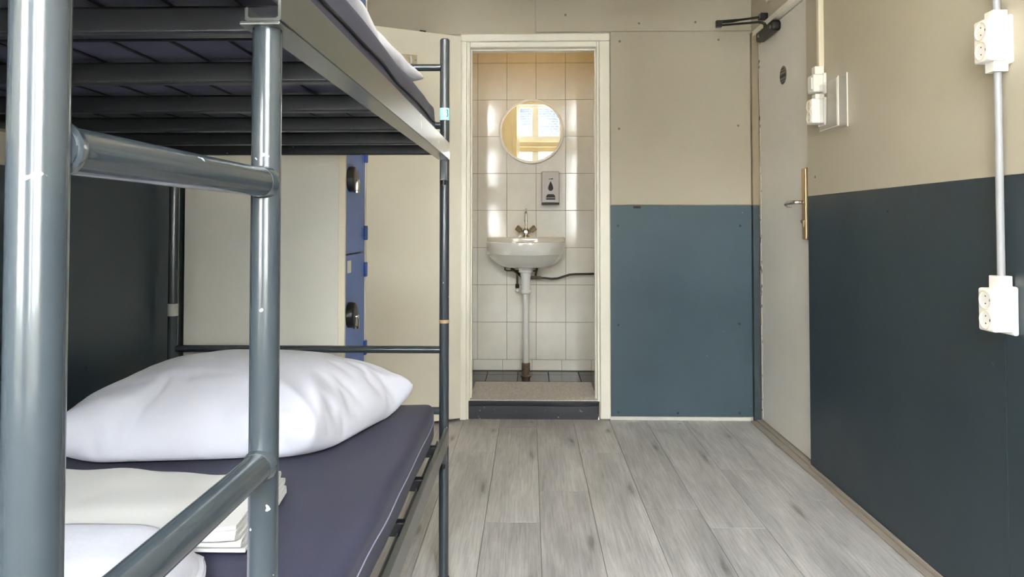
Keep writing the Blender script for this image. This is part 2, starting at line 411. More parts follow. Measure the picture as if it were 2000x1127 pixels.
# ---- rear wall with two windows (seen in the mirror)
W1 = (-.18, .76, .85, 2.8); W2 = (-1.02, -.44, .85, 2.8)
mb = MB()
xs = [XL-.1, W2[0], W2[1], W1[0], W1[1], XR+.1]
for a, b_ in ((0, 1), (2, 3), (4, 5)): mb.box(xs[a], xs[b_], YR-.2, YR, -.05, ZC)
for W in (W1, W2):
    mb.box(W[0], W[1], YR-.2, YR, -.05, W[2]).box(W[0], W[1], YR-.2, YR, W[3], ZC)
mb.build('wall_rear', 'rear_cream', smooth=False, label='cream window wall seen reflected in the round mirror', cat='wall', kind=ST)
def window(name, W, label, mull):
    x0, x1, z0, z1 = W
    o = empty(name, ((x0+x1)/2, YR-.1, z0), label, 'window', kind=ST)
    T0, T1 = 2.13, 2.36
    y0, y1 = YR-.13, YR-.07
    def bar(n, a, b_, c, d, m='sash_white', yy=(y0, y1)): MB().box(a, b_, yy[0], yy[1], c, d, bev=.004).build(n, m, o)
    bar('frame', x0, x0+.035, z0, z1); bar('frame', x1-.035, x1, z0, z1); bar('frame', x0+.035, x1-.035, z1-.035, z1); bar('sill_rail', x0+.035, x1-.035, z0, z0+.06)
    bar('transom', x0+.035, x1-.035, 2.27, T1); bar('transom_board', x0+.035, x1-.035, 2.2, 2.27, 'rear_cream', (YR-.11, YR-.02)); bar('casement_head', x0+.035, x1-.035, T0, 2.2, 'rear_cream')
    for m0, m1 in mull: bar('mullion', m0, m1, z0+.06, T0); bar('mullion', m0, m1, T1, z1-.035)
    ed = [x0+.035]+[v for m_ in mull for v in m_]+[x1-.035]
    for k in range(0, len(ed), 2):
        for c, d in ((z0+.06, T0), (T1, z1-.035)):
            MB().box(ed[k], ed[k+1], YR-.102, YR-.098, c, d).build('glass_pane', 'pane', o, smooth=False)
    MB().box(x0-.07, x0-.002, YR, YR+.018, z0-.05, z1+.07, bev=.004).build('casing', 'rear_cream', o)
    MB().box(x1+.002, x1+.07, YR, YR+.018, z0-.05, z1+.07, bev=.004).build('casing', 'rear_cream', o)
    MB().box(x0-.002, x1+.002, YR, YR+.018, z1+.002, z1+.07, bev=.004).build('casing', 'rear_cream', o)
    MB().box(x0-.1, x1+.1, YR, YR+.1, z0-.085, z0-.052, bev=.006).build('window_sill', 'sash_white', o)
window('window_1', W1, 'wide white sash window with transom lights, reflected in the mirror', [(.03, .124), (.42, .47)])
window('window_2', W2, 'narrow two-light window in the cream wall beside the bunk', [(-.755, -.705)])
# ---- building across the street
fa = empty('brick_building', (0, -7.2, -3), 'brick town house reflected in the mirror, its recess and pale bays added to steer light', 'building')
MB().box(-7, -.55, -9, -7.2, -3, 4.3).build('added_bright_bay', 'far_plaster', fa, smooth=False)  # pale bays added as bright surfaces for the bathroom tiles to reflect
MB().box(.95, 7, -9, -7.2, -3, 4.3).build('added_bright_bay', 'far_plaster', fa, smooth=False)
MB().box(-.55, .95, -9, -8.1, -3, 4.3).build('added_shaded_recess', 'far_brick', fa, smooth=False)  # recess added to keep its brick darker under the sky
MB().box(-7.1, 7.1, -9.1, -7.0, 4.3, 4.5).build('added_shade_cornice', 'sash_white', fa, smooth=False)  # overhang added to hold skylight off the recess
for x in (-4.6, -3.0, 2.6, 4.2):
    f_ = MB().box(x-.45, x+.45, -7.24, -7.14, 1.2, 2.7).build('window', 'frame_gloss', fa, smooth=False)
    for q in (-1, 1): MB().box(x+q*.21-.17, x+q*.21+.17, -7.16, -7.13, 1.3, 2.6).build('pane', 'far_glass', f_, smooth=False)
f_ = MB().box(-.3, -.02, -8.14, -8.06, 2.9, 3.55).build('window', 'frame_gloss', fa, smooth=False)
MB().box(-.26, -.06, -8.08, -8.05, 2.95, 3.5).build('pane', 'far_glass', f_, smooth=False)
MB().box(-9, 9, -7.0, YR-.2, -3.1, -3.0).build('street', 'roof_dark', smooth=False, label='grey street below the windows', cat='street', kind=ST)
# ---- ceiling lamp of the room
cl = empty('ceiling_lamp', (.25, 1.9, ZC-.09), 'round warm dome lamp on the room ceiling', 'lamp')
MB().lathe((.25, 1.9, ZC), [(.16, 0), (.16, -.025), (.15, -.03)], 32).build('base', 'sash_white', cl)
MB().lathe((.25, 1.9, ZC), [(.148, -.03), (.14, -.055), (.11, -.075), (.06, -.087), (.01, -.09)], 32).build('shade', 'lamp_glass', cl)

# ================================================================== BATHROOM
BX0, BX1, BY0, BY1, BZ = -.405, .445, 4.1, 4.83, .1
TH = .006
def bwall(name, x0, x1, y0, y1, label):
    return MB().box(x0, x1, y0, y1, -.05, 2.6).build(name, 'grout', smooth=False, label=label, cat='wall', kind=ST)
bwb = bwall('wall_bathroom_back', BX0-.1, BX1+.1, BY1, BY1+.1, 'white tiled bathroom wall with mirror and basin')
bwl = bwall('wall_bathroom_left', BX0-.1, BX0-TH, BY0, BY1, 'tiled bathroom side wall on the hinge side of its doorway')
bwr = bwall('wall_bathroom_right', BX1+TH, BX1+.1, BY0, BY1, 'tiled bathroom side wall where the water hose ends')
MB().box(BX0-.1, BX1+.1, BY0, BY1+.1, 2.5, 2.6).build('ceiling_bathroom', 'ceiling_paint', smooth=False, label='bathroom ceiling above the tiles', cat='ceiling', kind=ST)
tile_me = {}
def tile(par, x0, x1, z0, z1, axis='Y', pos=BY1, sgn=-1):
    g = .0022
    wd, h = x1-x0-g, z1-z0-g
    if wd < .006 or h < .006: return
    k = (axis, round(wd, 3), round(h, 3), sgn)
    if k not in tile_me:
        mb = MB()
        if axis == 'Y': mb.box(-wd/2, wd/2, -TH, 0, -h/2, h/2, bev=.0012, seg=1)
        else: mb.box(0 if sgn > 0 else -TH, TH if sgn > 0 else 0, -wd/2, wd/2, -h/2, h/2, bev=.0012, seg=1)
        me = bpy.data.meshes.new('tile'); mb.bm.to_mesh(me); mb.bm.free(); me.materials.append(MATS['tile_glaze']); tile_me[k] = me
    c = ((x0+x1)/2, pos, (z0+z1)/2) if axis == 'Y' else (pos, (x0+x1)/2, (z0+z1)/2)
    o = inst(tile_me[k], 'tile', par, c)
    o.rotation_euler = (random.gauss(0, .0035), 0, random.gauss(0, .0035)) if axis == 'Y' else (0, 0, 0)
random.seed(11)
rows = [.103, .175]+[.175+.2495*k for k in range(1, 11)]
cols = [-.405, -.352, -.155, .042, .240, .445]
for r in range(len(rows)-1):
    z0, z1 = rows[r], min(rows[r+1], 2.5)
    if z0 > 2.49: break
    cc = [c-.028 if (r == 0 and 0 < k < 5) else c for k, c in enumerate(cols)]
    if r == 0: cc = [-.405, -.38, -.183, .014, .212, .41, .445]
    for k in range(len(cc)-1): tile(bwb, cc[k], cc[k+1], z0, z1)
    for side, par, pos, sg_ in ((0, bwl, BX0-TH, 1), (1, bwr, BX1+TH, -1)):
        for y0, y1 in ((4.1, 4.23), (4.23, 4.43), (4.43, 4.63), (4.63, 4.824)): tile(par, y0, y1, z0, z1, 'X', pos, sg_)
bf = MB().box(BX0, BX1, BY0, BY1, -.05, BZ-.008).build('floor_bathroom', 'dark_grout', smooth=False, label='dark glossy tiled bathroom floor', cat='floor', kind=ST)
xe = [-.405, -.28, -.08, .12, .32, .445]; ye = [4.1, 4.3, 4.5, 4.7, 4.83]
for a, b_ in zip(xe, xe[1:]):
    for c, d in zip(ye, ye[1:]):
        MB().box(a+.002, b_-.002, c+.002, d-.002, BZ-.008, BZ, bev=.001, seg=1).build('tile', 'dark_tile', bf, origin=((a+b_)/2, (c+d)/2, BZ))
stp = MB().box(OX0+.004, OX1-.004, YB-.004, BY0, -.01, .072, bev=.003).build('doorstep', 'step_dark', label='scuffed dark grey step up into the bathroom', cat='step', kind=ST)
MB().box(OX0+.004, OX1-.004, YB-.012, BY0, .074, .1, bev=.004).build('nosing', 'step_lip', stp)
MB().box(OX0+.01, OX1-.006, YB-.008, 4.45, .1005, .108, bev=.003).build('bath_mat', 'mat_rib', label='ribbed light grey rubber mat on the bathroom step', cat='mat')
# door frame of the bathroom
tf = empty('trim_6', (0, YB, 0), 'glossy cream door frame around the bathroom doorway', 'door frame', kind=ST)
def frm(n, *a, **k): MB().box(*a, bev=k.get('bev', .004), seg=3).build(n, 'frame_gloss', tf)
frm('casing', -.388, -.352, YB-.03, YB, 0, 2.1)
frm('casing', .386, .444, YB-.03, YB, .008, 2.1, bev=.007)
frm('casing', -.388, .444, YB-.03, YB, 2.1, 2.142, bev=.006)
frm('jamb', -.352, -.334, YB-.012, YB+.1, .1, 2.1)
frm('jamb', .372, .386, YB-.012, YB+.1, .1, 2.1)
frm('jamb', -.352, -.340, YB-.018, YB-.012, .0, 2.1)
frm('head', -.334, .372, YB-.012, YB+.1, 2.07, 2.1)
frm('bead', -.334, -.326, YB+.03, YB+.09, .1, 2.07, bev=.002)
frm('bead', .364, .372, YB+.03, YB+.09, .1, 2.07, bev=.002)
frm('bead', -.326, .364, YB+.03, YB+.09, 2.06, 2.07, bev=.002)
for z in (.33, 1.87): MB().tube([(-.392, YB-.036, z-.045), (-.392, YB-.036, z+.045)], .006, 10).build('hinge', 'dull_brass', tf)
MB().box(.3715, .373, YB+.004, YB+.014, 1.1, 1.3).build('strike_plate', 'plate_dark', tf)
# bathroom door leaf, folded back against the wall
A = math.radians(27.5); H0 = Vector((-.397, 3.966, 0)); DV = Vector((-math.cos(A), -math.sin(A), 0)); DN = Vector((math.sin(A), -math.cos(A), 0))  # DN faces the room
def dpt(u, n, z): return H0+DV*u+DN*n+Vector((0, 0, z))
d2 = empty('door_2', (H0.x, H0.y, .02), 'cream bathroom door swung wide open behind the bunk', 'door', kind=ST)
Md = Matrix(((DV.x, DN.x, 0, H0.x), (DV.y, DN.y, 0, H0.y), (0, 0, 1, 0), (0, 0, 0, 1)))
MB().box(0, .72, 0, .038, .02, 2.118, bev=.003, M=Md).build('leaf', 'bath_door_paint', d2)
MB().box(.2, .235, .012, .03, 2.116, 2.128, bev=.003, M=Md).build('latch_stub', 'black_plastic', d2)
hk = empty('coat_hook_rail', dpt(.36, .039, 1.92), 'pale metal hook rail screwed to open bathroom door', 'hook rail')
MB().box(.255, .45, .038, .043, 1.925, 1.985, bev=.002, M=Md).build('back_plate', 'hook_plate', hk)
for u in (.30, .40):
    MB().tube([dpt(u, .043, 1.975), dpt(u, .07, 1.965), dpt(u, .078, 1.945), dpt(u, .074, 1.93)], .006, 8).build('hook', 'pvc_white', hk)
for u in (.265, .44): MB().lathe(dpt(u, .044, 1.955), [(.005, 0), (.005, .003)], 8).build('screw', 'plate_dark', hk)
# ---- mirror
MC = Vector((.011, BY1-TH, 1.705)); MR = .218
mi = empty('round_mirror', (MC.x, MC.y, MC.z-MR), 'round mirror with white rim on bathroom tiles', 'mirror')
mb = MB(); n = 64; rs = []
for (r, h) in ((MR, -.002), (MR, -.018), (MR-.004, -.022), (MR-.013, -.022), (MR-.017, -.018), (MR-.017, -.010)):
    rs.append([MC+Vector((r*math.cos(k*2*PI/n), h, r*math.sin(k*2*PI/n))) for k in range(n)])
mb.rings(rs, False, False).build('rim', 'mirror_frame', mi)
MB().lathe(MC, [(MR-.003, -.003), (MR-.003, -.012)], 64, 'Y').build('mirror_glass', 'mirror_glass', mi, smooth=False)
# ---- soap dispenser
sd = empty('soap_dispenser', (.137, BY1-.05, 1.21), 'grey wall soap dispenser with dark drop-shaped window', 'dispenser')
yf = BY1-TH-.095
MB().box(.077, .195, yf, BY1-TH, 1.222, 1.43, bev=.008, seg=3).build('body', 'dispenser_grey', sd)
mb = MB(); pts = []
for k in range(28):
    a = k*2*PI/28; r = .017
    x = r*math.sin(a)*(1 if math.cos(a) < 0 else (1-.75*math.cos(a)**1.3)); zz = (.018*math.cos(a) if math.cos(a) < 0 else .046*math.cos(a)**.9 if math.cos(a) > 0 else 0)
    pts.append(Vector((.137+x, yf-.002, 1.318+zz)))
mb.prism(pts, (0, .004, 0)).build('sight_window', 'dispenser_dark', sd, ang=60)
mb = MB(); pts = [(.137+dx, yf-.012, 1.242+dz) for dx, dz in ((-.03, 0), (.03, 0), (.03, .018), (.026, .03), (.016, .036), (-.016, .036), (-.026, .03), (-.03, .018))]
mb.prism(pts, (0, .016, 0)).build('push_bar', 'dispenser_dark', sd)
MB().box(.078, .194, yf-.006, BY1-TH-.005, 1.21, 1.2215, bev=.003).build('base', 'dispenser_dark', sd)
MB().box(.106, .168, yf-.0135, yf-.0118, 1.252, 1.256).build('push_bar_line', 'dispenser_grey', sd)
MB().box(.124, .152, yf-.001, yf+.001, 1.376, 1.380).box(.14, .152, yf-.001, yf+.001, 1.38, 1.383).build('logo_print', 'dispenser_dark', sd)
# ---- wash basin
BXc, BYb = -.026, BY1-TH-.003
ba = empty('wash_basin', (BXc, BYb, .1), 'white ceramic wall basin with chrome tap and drain pipe', 'wash basin')
def dring(a, b, z, n=40, p=2.7, back=0.0, q=2.2):
    out = []
    for k in range(n+1):
        t = -1+2*k/n
        th = (t+1)/2*PI
        x = -math.cos(th); x = math.copysign(abs(x)**(2/p), x); yv = math.sin(th)**(2/q)
        out.append(Vector((BXc+a*x, BYb-back-b*yv, z)))
    return out
rs = [dring(.135, .19, .796), dring(.175, .26, .803), dring(.215, .325, .828), dring(.243, .37, .862), dring(.252, .385, .884), dring(.259, .39, .888), dring(.264, .40, .93), dring(.266, .405, .958), dring(.262, .402, .966), dring(.252, .39, .968)]
inner = [dring(.215, .33, .962, back=.035), dring(.2, .3, .93, back=.045), dring(.15, .22, .87, back=.07), dring(.05, .08, .845, back=.12)]
MB().rings(rs+inner).build('bowl', 'ceramic', ba, ang=40)
mb = MB(); mb.rings([dring(.262, .105, .96), dring(.262, .105, .985), dring(.257, .098, .994)]).build('tap_ledge', 'ceramic_shade', ba, ang=40)
fc = MB().lathe((BXc, BYb-.07, .994), [(.024, 0), (.024, .008), (.017, .014), (.016, .035), (.019, .05), (.012, .062)], 20).build('faucet', 'chrome', ba)
MB().tube([(BXc, BYb-.07, 1.04), (BXc, BYb-.07, 1.11), (BXc, BYb-.07, 1.155)], [.0075, .007, .007], 12).build('spout', 'chrome', fc)
MB().tube([(BXc, BYb-.07, 1.095), (BXc, BYb-.07, 1.103), (BXc, BYb-.07, 1.108), (BXc, BYb-.07, 1.155), (BXc, BYb-.078, 1.172), (BXc, BYb-.095, 1.178), (BXc, BYb-.13, 1.17), (BXc, BYb-.15, 1.155)], [.0115, .0115, .009, .0075, .007, .007, .007, .0075], 12).build('spout', 'chrome', fc)
for s in (-1, 1):
    d = Vector((s*.78, -.1, .62)).normalized(); p0 = Vector((BXc+s*.012, BYb-.072, 1.022))
    MB().tube([p0, p0+d*.02, p0+d*.024, p0+d*.06, p0+d*.066], [.009, .009, .018, .02, .016], 8).build('tap_handle', 'chrome', fc)
MB().lathe((BXc, BYb-.092, 1.03), [(.016, .012), (.017, 0), (.012, -.008)], 18, 'Y').build('tap_cap', 'chrome', fc)
dp = MB().lathe((BXc, BYb-.16, 0), [(.046, .797), (.046, .772), (.034, .765), (.036, .75), (.030, .735), (.030, .655), (.034, .65), (.034, .636), (.022, .628)], 24).build('drain_trap', 'pvc_white', ba)
MB().tube([(BXc, BYb-.16, .64), (BXc, BYb-.16, .165)], .019, 20).build('drain_pipe', 'pvc_white', ba)
MB().lathe((BXc, BYb-.16, .1), [(.034, .0), (.034, .006), (.027, .01), (.027, .082), (.024, .085)], 20).build('pipe_sleeve', 'rust_metal', ba)
MB().tube([(BXc-.14, BYb-.05, .80), (BXc-.14, BYb-.05, .778), (BXc-.13, BYb-.05, .772), (BXc+.06, BYb-.05, .77), (BXc+.07, BYb-.05, .79)], .0045, 8).build('bracket_bar', 'pipe_brown', ba)
MB().tube([(BXc-.1, BYb-.06, .79), (BXc-.05, BYb-.06, .752), (BXc-.02, BYb-.07, .73)], .009, 10).build('supply_pipe', 'pipe_brown', ba)
vl = MB().tube([(BXc-.058, BYb-.06, .75), (BXc-.058, BYb-.06, .66)], .007, 10).build('supply_pipe', 'pipe_brown', ba)
MB().lathe((BXc-.058, BYb-.06, .64), [(.011, .045), (.013, .04), (.013, .02), (.008, .015)], 12).build('angle_valve', 'hose_black', ba)
MB().lathe((BXc-.058, BYb-.075, .645), [(.012, .012), (.013, -.004), (.008, -.012)], 12, 'Y').build('valve_knob', 'pvc_white', ba)
MB().tube([(BXc+.075, BYb-.06, .79), (BXc+.065, BYb-.06, .75), (BXc+.065, BYb-.06, .728)], .007, 8).build('supply_pipe', 'pipe_brown', ba)
MB().box(BXc+.03, BXc+.1, BYb-.07, BYb-.05, .716, .737, bev=.004).build('tee_joint', 'pipe_brown', ba)
hp = [(.07, .726), (.12, .724), (.17, .719), (.21, .722), (.25, .735), (.29, .747), (.33, .75), (.4, .751), (BX1-BXc-.003, .753)]
MB().tube([(BXc+x, BYb-.06, z) for x, z in hp], .0075, 10).build('water_hose', 'hose_black', ba)
MB().lathe((BX1-.012, BYb-.06, .753), [(.015, 0), (.015, .011)], 14, 'X').build('hose_flange', 'pipe_brown', ba)
# stub pipe at left corner
pv = empty('floor_valve', (-.385, 4.4, .1), 'small rusty pipe stub with tap in the bathroom corner', 'valve')
MB().tube([(-.385, 4.40, .1), (-.385, 4.40, .24)], .009, 10).build('pipe', 'rust_metal', pv)
MB().tube([(-.398, 4.40, .245), (-.37, 4.40, .255), (-.36, 4.40, .24)], .011, 10).build('tap', 'rust_metal', pv)
# bathroom lamp
bl = empty('bathroom_lamp', (0, 4.3, 2.42), 'warm round bathroom ceiling lamp above the doorway head', 'lamp')
MB().lathe((.02, 4.35, 2.5), [(.1, 0), (.1, -.02)], 24).build('base', 'sash_white', bl)
MB().lathe((.02, 4.35, 2.48), [(.09, 0), (.085, -.03), (.06, -.05), (.01, -.06)], 24).build('shade', 'bulb_bath', bl)

# ================================================================== LOCKER
LY0, LY1, LX = 2.29, 2.585, -.597
lk = empty('locker', ((XL+LX)/2, (LY0+LY1)/2, 0), 'tall cream locker with blue doors behind the head of the bunk', 'locker')
MB().box(XL+.012, LX-.018, LY0, LY0+.018, .0, 2.05, bev=.002).build('side_panel', 'locker_side', lk)
MB().box(LX-.018, LX+.004, LY0-.002, LY0+.012, .0, 2.05, bev=.002).build('edge_strip', 'locker_edge', lk)
MB().box(XL+.012, LX-.02, LY1-.018, LY1, .0, 2.05, bev=.002).build('side_panel', 'locker_side', lk)
MB().box(LX-.02, LX+.004, LY1-.012, LY1+.002, .0, 2.05, bev=.002).build('edge_strip', 'locker_edge', lk)
MB().box(XL+.012, LX-.018, LY0+.018, LY1-.018, 2.03, 2.05).build('top_panel', 'locker_side', lk)
MB().box(XL+.012, XL+.02, LY0+.018, LY1-.018, .0, 2.03).build('back_panel', 'locker_side', lk)
ze = [.03, .566, .976, 1.386, 1.796, 2.045]
for k in range(5):
    z0, z1 = ze[k]+.0025, ze[k+1]-.0025
    dr = MB().box(LX-.016, LX+.002, LY0+.0125, LY1-.014, z0, z1, bev=.002).build('locker_door', 'locker_blue', lk)
    if k == 4: continue
    for hz_ in ((z0+.066, z1-.06)):
        MB().box(LX+.002, LX+.012, LY1-.03, LY1-.008, hz_-.026, hz_+.026, bev=.003).build('hinge', 'hinge_blue', dr)
    lz = {0: .3, 1: .777, 2: 1.223, 3: 1.62}[k]
    mb = MB(); rs = []
    for sc, h in ((1, 0), (1, .012), (.93, .02), (.7, .024)):
        rs.append([Vector((LX+.002+h, LY0+.06+.044*sc*math.cos(a), lz+.042*sc*math.sin(a))) for a in [q*2*PI/24 for q in range(24)]])
    lo = mb.rings(rs).build('lock', 'black_plastic', dr)
    MB().box(LX+.02, LX+.034, LY0+.047, LY0+.073, lz-.038, lz+.0, bev=.004).build('hasp', 'chrome', dr)
    MB().tube([(LX+.026, LY0+.06, lz-.01), (LX+.026, LY0+.06, lz-.044)], .0105, 12).build('lock_knob', 'chrome', dr)
    if k == 1: MB().box(LX+.002, LX+.0035, LY0+.036, LY0+.08, .915, .955).build('number_card', 'card_white', dr, label='small white card')

# ================================================================== BUNK BED
BX, BXL, BYN, BYF = -.259, -1.088, .17, 2.167
PR = .0147
bed = empty('bunk_bed', ((BX+BXL)/2, (BYN+BYF)/2, 0), 'slate grey tubular steel bunk bed with side ladder', 'bunk bed')
def bt(name, pts, r=PR, m='bed_steel', n=20, par=None): return MB().tube(pts, r, n).build(name, m, par or bed)
def post(x, y, top):
    o = bt('post', [(x, y, 0), (x, y, top-.004), (x, y, top)], [PR, PR, PR*.82], n=28)
    MB().lathe((x, y, 0), [(PR+.003, 0), (PR+.003, .02), (PR, .024)], 16).build('foot_cap', 'black_plastic', o)
    return o
p_fr = post(BX, BYF, 1.639); p_fl = post(BXL, BYF, 1.639); p_nr = post(BX, BYN, 1.639); p_nl = post(BXL, BYN, 1.639)
MB().lathe((BX, BYF, .777), [(PR+.0005, 0), (PR+.0012, .004), (PR+.0005, .01)], 24).build('joint_ring', 'weld_ring', p_fr)
st_ = MB().lathe((BX, BYF, 1.390), [(PR+.0006, 0), (PR+.0006, .037)], 28).build('number_sticker', 'sticker_cyan', p_fr, label='light cyan tape with a handwritten 3')
# handwritten "3" on the sticker
g3 = [(-.5, .75), (-.1, 1), (.4, .85), (.45, .45), (0, .15), (.5, -.1), (.55, -.6), (.1, -.95), (-.5, -.75)]
MB().tube([Vector((BX+(PR+.0008)*math.sin(.62+u*.30), BYF-(PR+.0008)*math.cos(.62+u*.30), 1.4104+v*.011)) for u, v in g3], .0011, 6).build('number_three', 'ink', st_)
MB().lathe((BXL, BYF, .796), [(PR+.0006, 0), (PR+.0006, .037)], 24).build('tape_band', 'tape_grey', p_fl)
for y in (BYF, BYN):
    for z in (.5135, .6964, 1.3745, 1.552):
        bt('cross_bar', [(BX-.012, y, z), (BXL+.012, y, z)], .011)
# ladder between near post and inner upright
LYP, LYN = .697, .371
lp = bt('ladder_upright', [(BX, LYP, 0), (BX, LYP, 1.264)], .0142, n=28)
bt('ladder_upright', [(BX, LYN, 0), (BX, LYN, 1.62), (BX, LYN, 1.63)], [.0145, .0145, .012], n=28)
for z in (.296, .568, .840, 1.112):
    ru = bt('rung', [(BX, LYN+.01, z), (BX, LYP-.007, z)], .0138, n=28)
    for y, s in ((LYN+.0165, 1), (LYP-.0145, -1)):
        MB().lathe((BX, y-.005*s, z), [(.0168, 0), (.0158, .005*s), (.0142, .009*s)], 20, 'Y').build('weld', 'bed_steel', ru)
# side rails: folded angle, flange turned inward
def rail(y0, y1, z0, z1, xo, sgn, name='side_rail'):
    t = .003; fw = .035
    prof = [(0, z1), (0, z0), (-fw, z0), (-fw, z0+.014), (-fw+t, z0+.014), (-fw+t, z0+t), (-t, z0+t), (-t, z1-.003), (-.012, z1-.003), (-.012, z1)]
    mb = MB(); mb.rings([[Vector((xo+sgn*x, y, z)) for x, z in prof] for y in (y0, y1)])
    es = [e for e in mb.bm.edges if abs((e.verts[0].co-e.verts[1].co).y) > .1]
    bmesh.ops.bevel(mb.bm, geom=es, offset=.0012, segments=2, affect='EDGES')
    return mb.build(name, 'rail_steel', bed)
XO = -.239
rail(.678, 2.126, 1.267, 1.317, XO, 1); rail(.19, .585, 1.267, 1.317, XO, 1); rail(.19, 2.14, 1.267, 1.317, BXL-.018, -1)
rail(.19, 2.14, .419, .470, XO-.003, 1); rail(.19, 2.14, .419, .470, BXL-.018, -1)
MB().box(XO-.007, XO-.004, .5, .76, 1.285, 1.314, bev=.001).build('joining_plate', 'rail_steel', bed)
for z in (1.205, .362):
    for x, y, s in ((BX, BYF, -1), (BXL, BYF, -1)):
        b_ = MB().box(x-.010, x+.012, y-PR-.016, y-PR+.004, z, z+.064, bev=.003).build('rail_hook', 'bed_steel', bed)
        MB().tube([(x+.001, y-PR-.012, z-.012), (x+.001, y-PR-.012, z+.002)], .006, 10).build('hook_pin', 'black_plastic', b_)
MB().box(BX-.02, XO-.001, LYP-.02, LYP+.016, 1.2632, 1.2667, bev=.001).build('ladder_bracket', 'rail_steel', lp)
# slats
for lvl, zs in ((1, 1.271), (0, .4235)):
    for k in range(-2, 6):
        y = .748+.2542*k
        MB().box(BXL-.012, XO-.006, y-.012, y+.012, zs, zs+.030, bev=.004, seg=3).build('slat', 'slat_steel', bed)
zw = 1.304
for k in range(11):
    x = BXL+.025+k*.0757
    MB().tube([(x, .2, zw), (x, 2.12, zw)], .002, 6).build('wire', 'slat_steel', bed)
for k in range(-2, 6):
    y = .748+.2542*k+.127
    MB().tube([(BXL, y, zw-.003), (BX-.02, y, zw-.003)], .0021, 6).build('wire', 'slat_steel', bed)

# ---- mattresses
def mattress(z0, z1, label, seam_z, seam_m, bulge):
    x0, x1, y0, y1 = BXL-.003, -.273, .20, 2.072
    o = empty('mattress', ((x0+x1)/2, (y0+y1)/2, z0), label, 'mattress')
    mb = MB(); mb.box(x0, x1, y0, y1, z0, z1)
    bmesh.ops.subdivide_edges(mb.bm, edges=[e for e in mb.bm.edges if abs((e.verts[0].co-e.verts[1].co).y) > 1], cuts=40, use_grid_fill=True)
    bmesh.ops.subdivide_edges(mb.bm, edges=[e for e in mb.bm.edges if abs((e.verts[0].co-e.verts[1].co).x) > .5], cuts=20, use_grid_fill=True)
    es = [e for e in mb.bm.edges if len(e.link_faces) == 2 and e.calc_face_angle(0) > 1]
    bmesh.ops.bevel(mb.bm, geom=es, offset=.023, segments=5, profile=.55, affect='EDGES')
    for v in mb.bm.verts:
        p = v.co
        nz_ = noise.noise(Vector((p.x*4, p.y*3.2, p.z*3)))
        if p.z > z0+.03: p.z += .006*nz_
        if p.x > x1-.03: p.x += bulge*noise.noise(Vector((7, p.y*5, p.z*9)))
    mb.build('cover', 'mattress_cover', o, ang=60)
    pts = [(x1+.0012+bulge*noise.noise(Vector((7, y*5, seam_z*9))), y, seam_z+.004*noise.noise(Vector((3, y*6, 1)))) for y in [y0+.03+(y1-y0-.06)*k/60 for k in range(61)]]
    pts += [(x1-.008, y1-.01, seam_z), (x1-.03, y1+.001, seam_z), (x0+.03, y1+.001, seam_z)]
    MB().tube(pts, .0032 if seam_m == 'mattress_piping' else .0014, 8).build('seam', seam_m, o)
    return o
mattress(1.3065, 1.418, 'navy mattress with black piping on the upper bunk', 1.366, 'mattress_piping', .006)
mattress(.454, .557, 'navy mattress on the lower bunk under pillow and linen', .514, 'stitch', .004)

# ---- pillows
def inflate(W, D, press, n, m, seed, frames=45):
    """two sheets sewn at the rim, blown up and settled on a surface; returns normalised points and faces"""
    bm = bmesh.new(); T, B = {}, {}
    for i in range(n+1):
        for j in range(m+1):
            x, y = (-1+2*i/n)*W/2, (-1+2*j/m)*D/2
            e = i in (0, n) or j in (0, m)
            T[i, j] = bm.verts.new((x, y, 0 if e else .012+.006*noise.noise(Vector((x*9+seed, y*9, 0)))))
            B[i, j] = T[i, j] if e else bm.verts.new((x, y, -.012))
    for i in range(n):
        for j in range(m):
            bm.faces.new((T[i, j], T[i+1, j], T[i+1, j+1], T[i, j+1])); bm.faces.new((B[i, j], B[i, j+1], B[i+1, j+1], B[i+1, j]))
    me = bpy.data.meshes.new('sim'); bm.to_mesh(me); bm.free()
    o = bpy.data.objects.new('sim', me); C.objects.link(o); o.location = (0, 0, 20.06)
    md = o.modifiers.new('cloth', 'CLOTH'); q = md.settings
    q.quality = 6; q.mass = .15; q.tension_stiffness = 15; q.compression_stiffness = 15; q.shear_stiffness = 8; q.bending_stiffness = .03
    q.use_pressure = True; q.uniform_pressure_force = press; q.effector_weights.gravity = .5; q.shrink_min = -.07
    md.collision_settings.use_self_collision = False; md.collision_settings.distance_min = .003
    gm = bpy.data.meshes.new('ground'); b2 = bmesh.new(); bmesh.ops.create_grid(b2, x_segments=1, y_segments=1, size=2); b2.to_mesh(gm); b2.free()
    g = bpy.data.objects.new('ground', gm); C.objects.link(g); g.location = (0, 0, 20); g.modifiers.new('collision', 'COLLISION')
    for f in range(1, frames+1): scene.frame_set(f)
    dg = bpy.context.evaluated_depsgraph_get(); ev = bpy.data.meshes.new_from_object(o.evaluated_get(dg), depsgraph=dg)
    pts = [v.co.copy() for v in ev.vertices]; fs = [tuple(p.vertices) for p in ev.polygons]
    bpy.data.objects.remove(o); bpy.data.objects.remove(g); bpy.data.meshes.remove(ev); scene.frame_set(1)
    zm = min(p.z for p in pts); hx = max(abs(p.x) for p in pts); hy = max(abs(p.y) for p in pts)
    return [Vector((p.x/hx, p.y/hy, p.z-zm)) for p in pts], fs
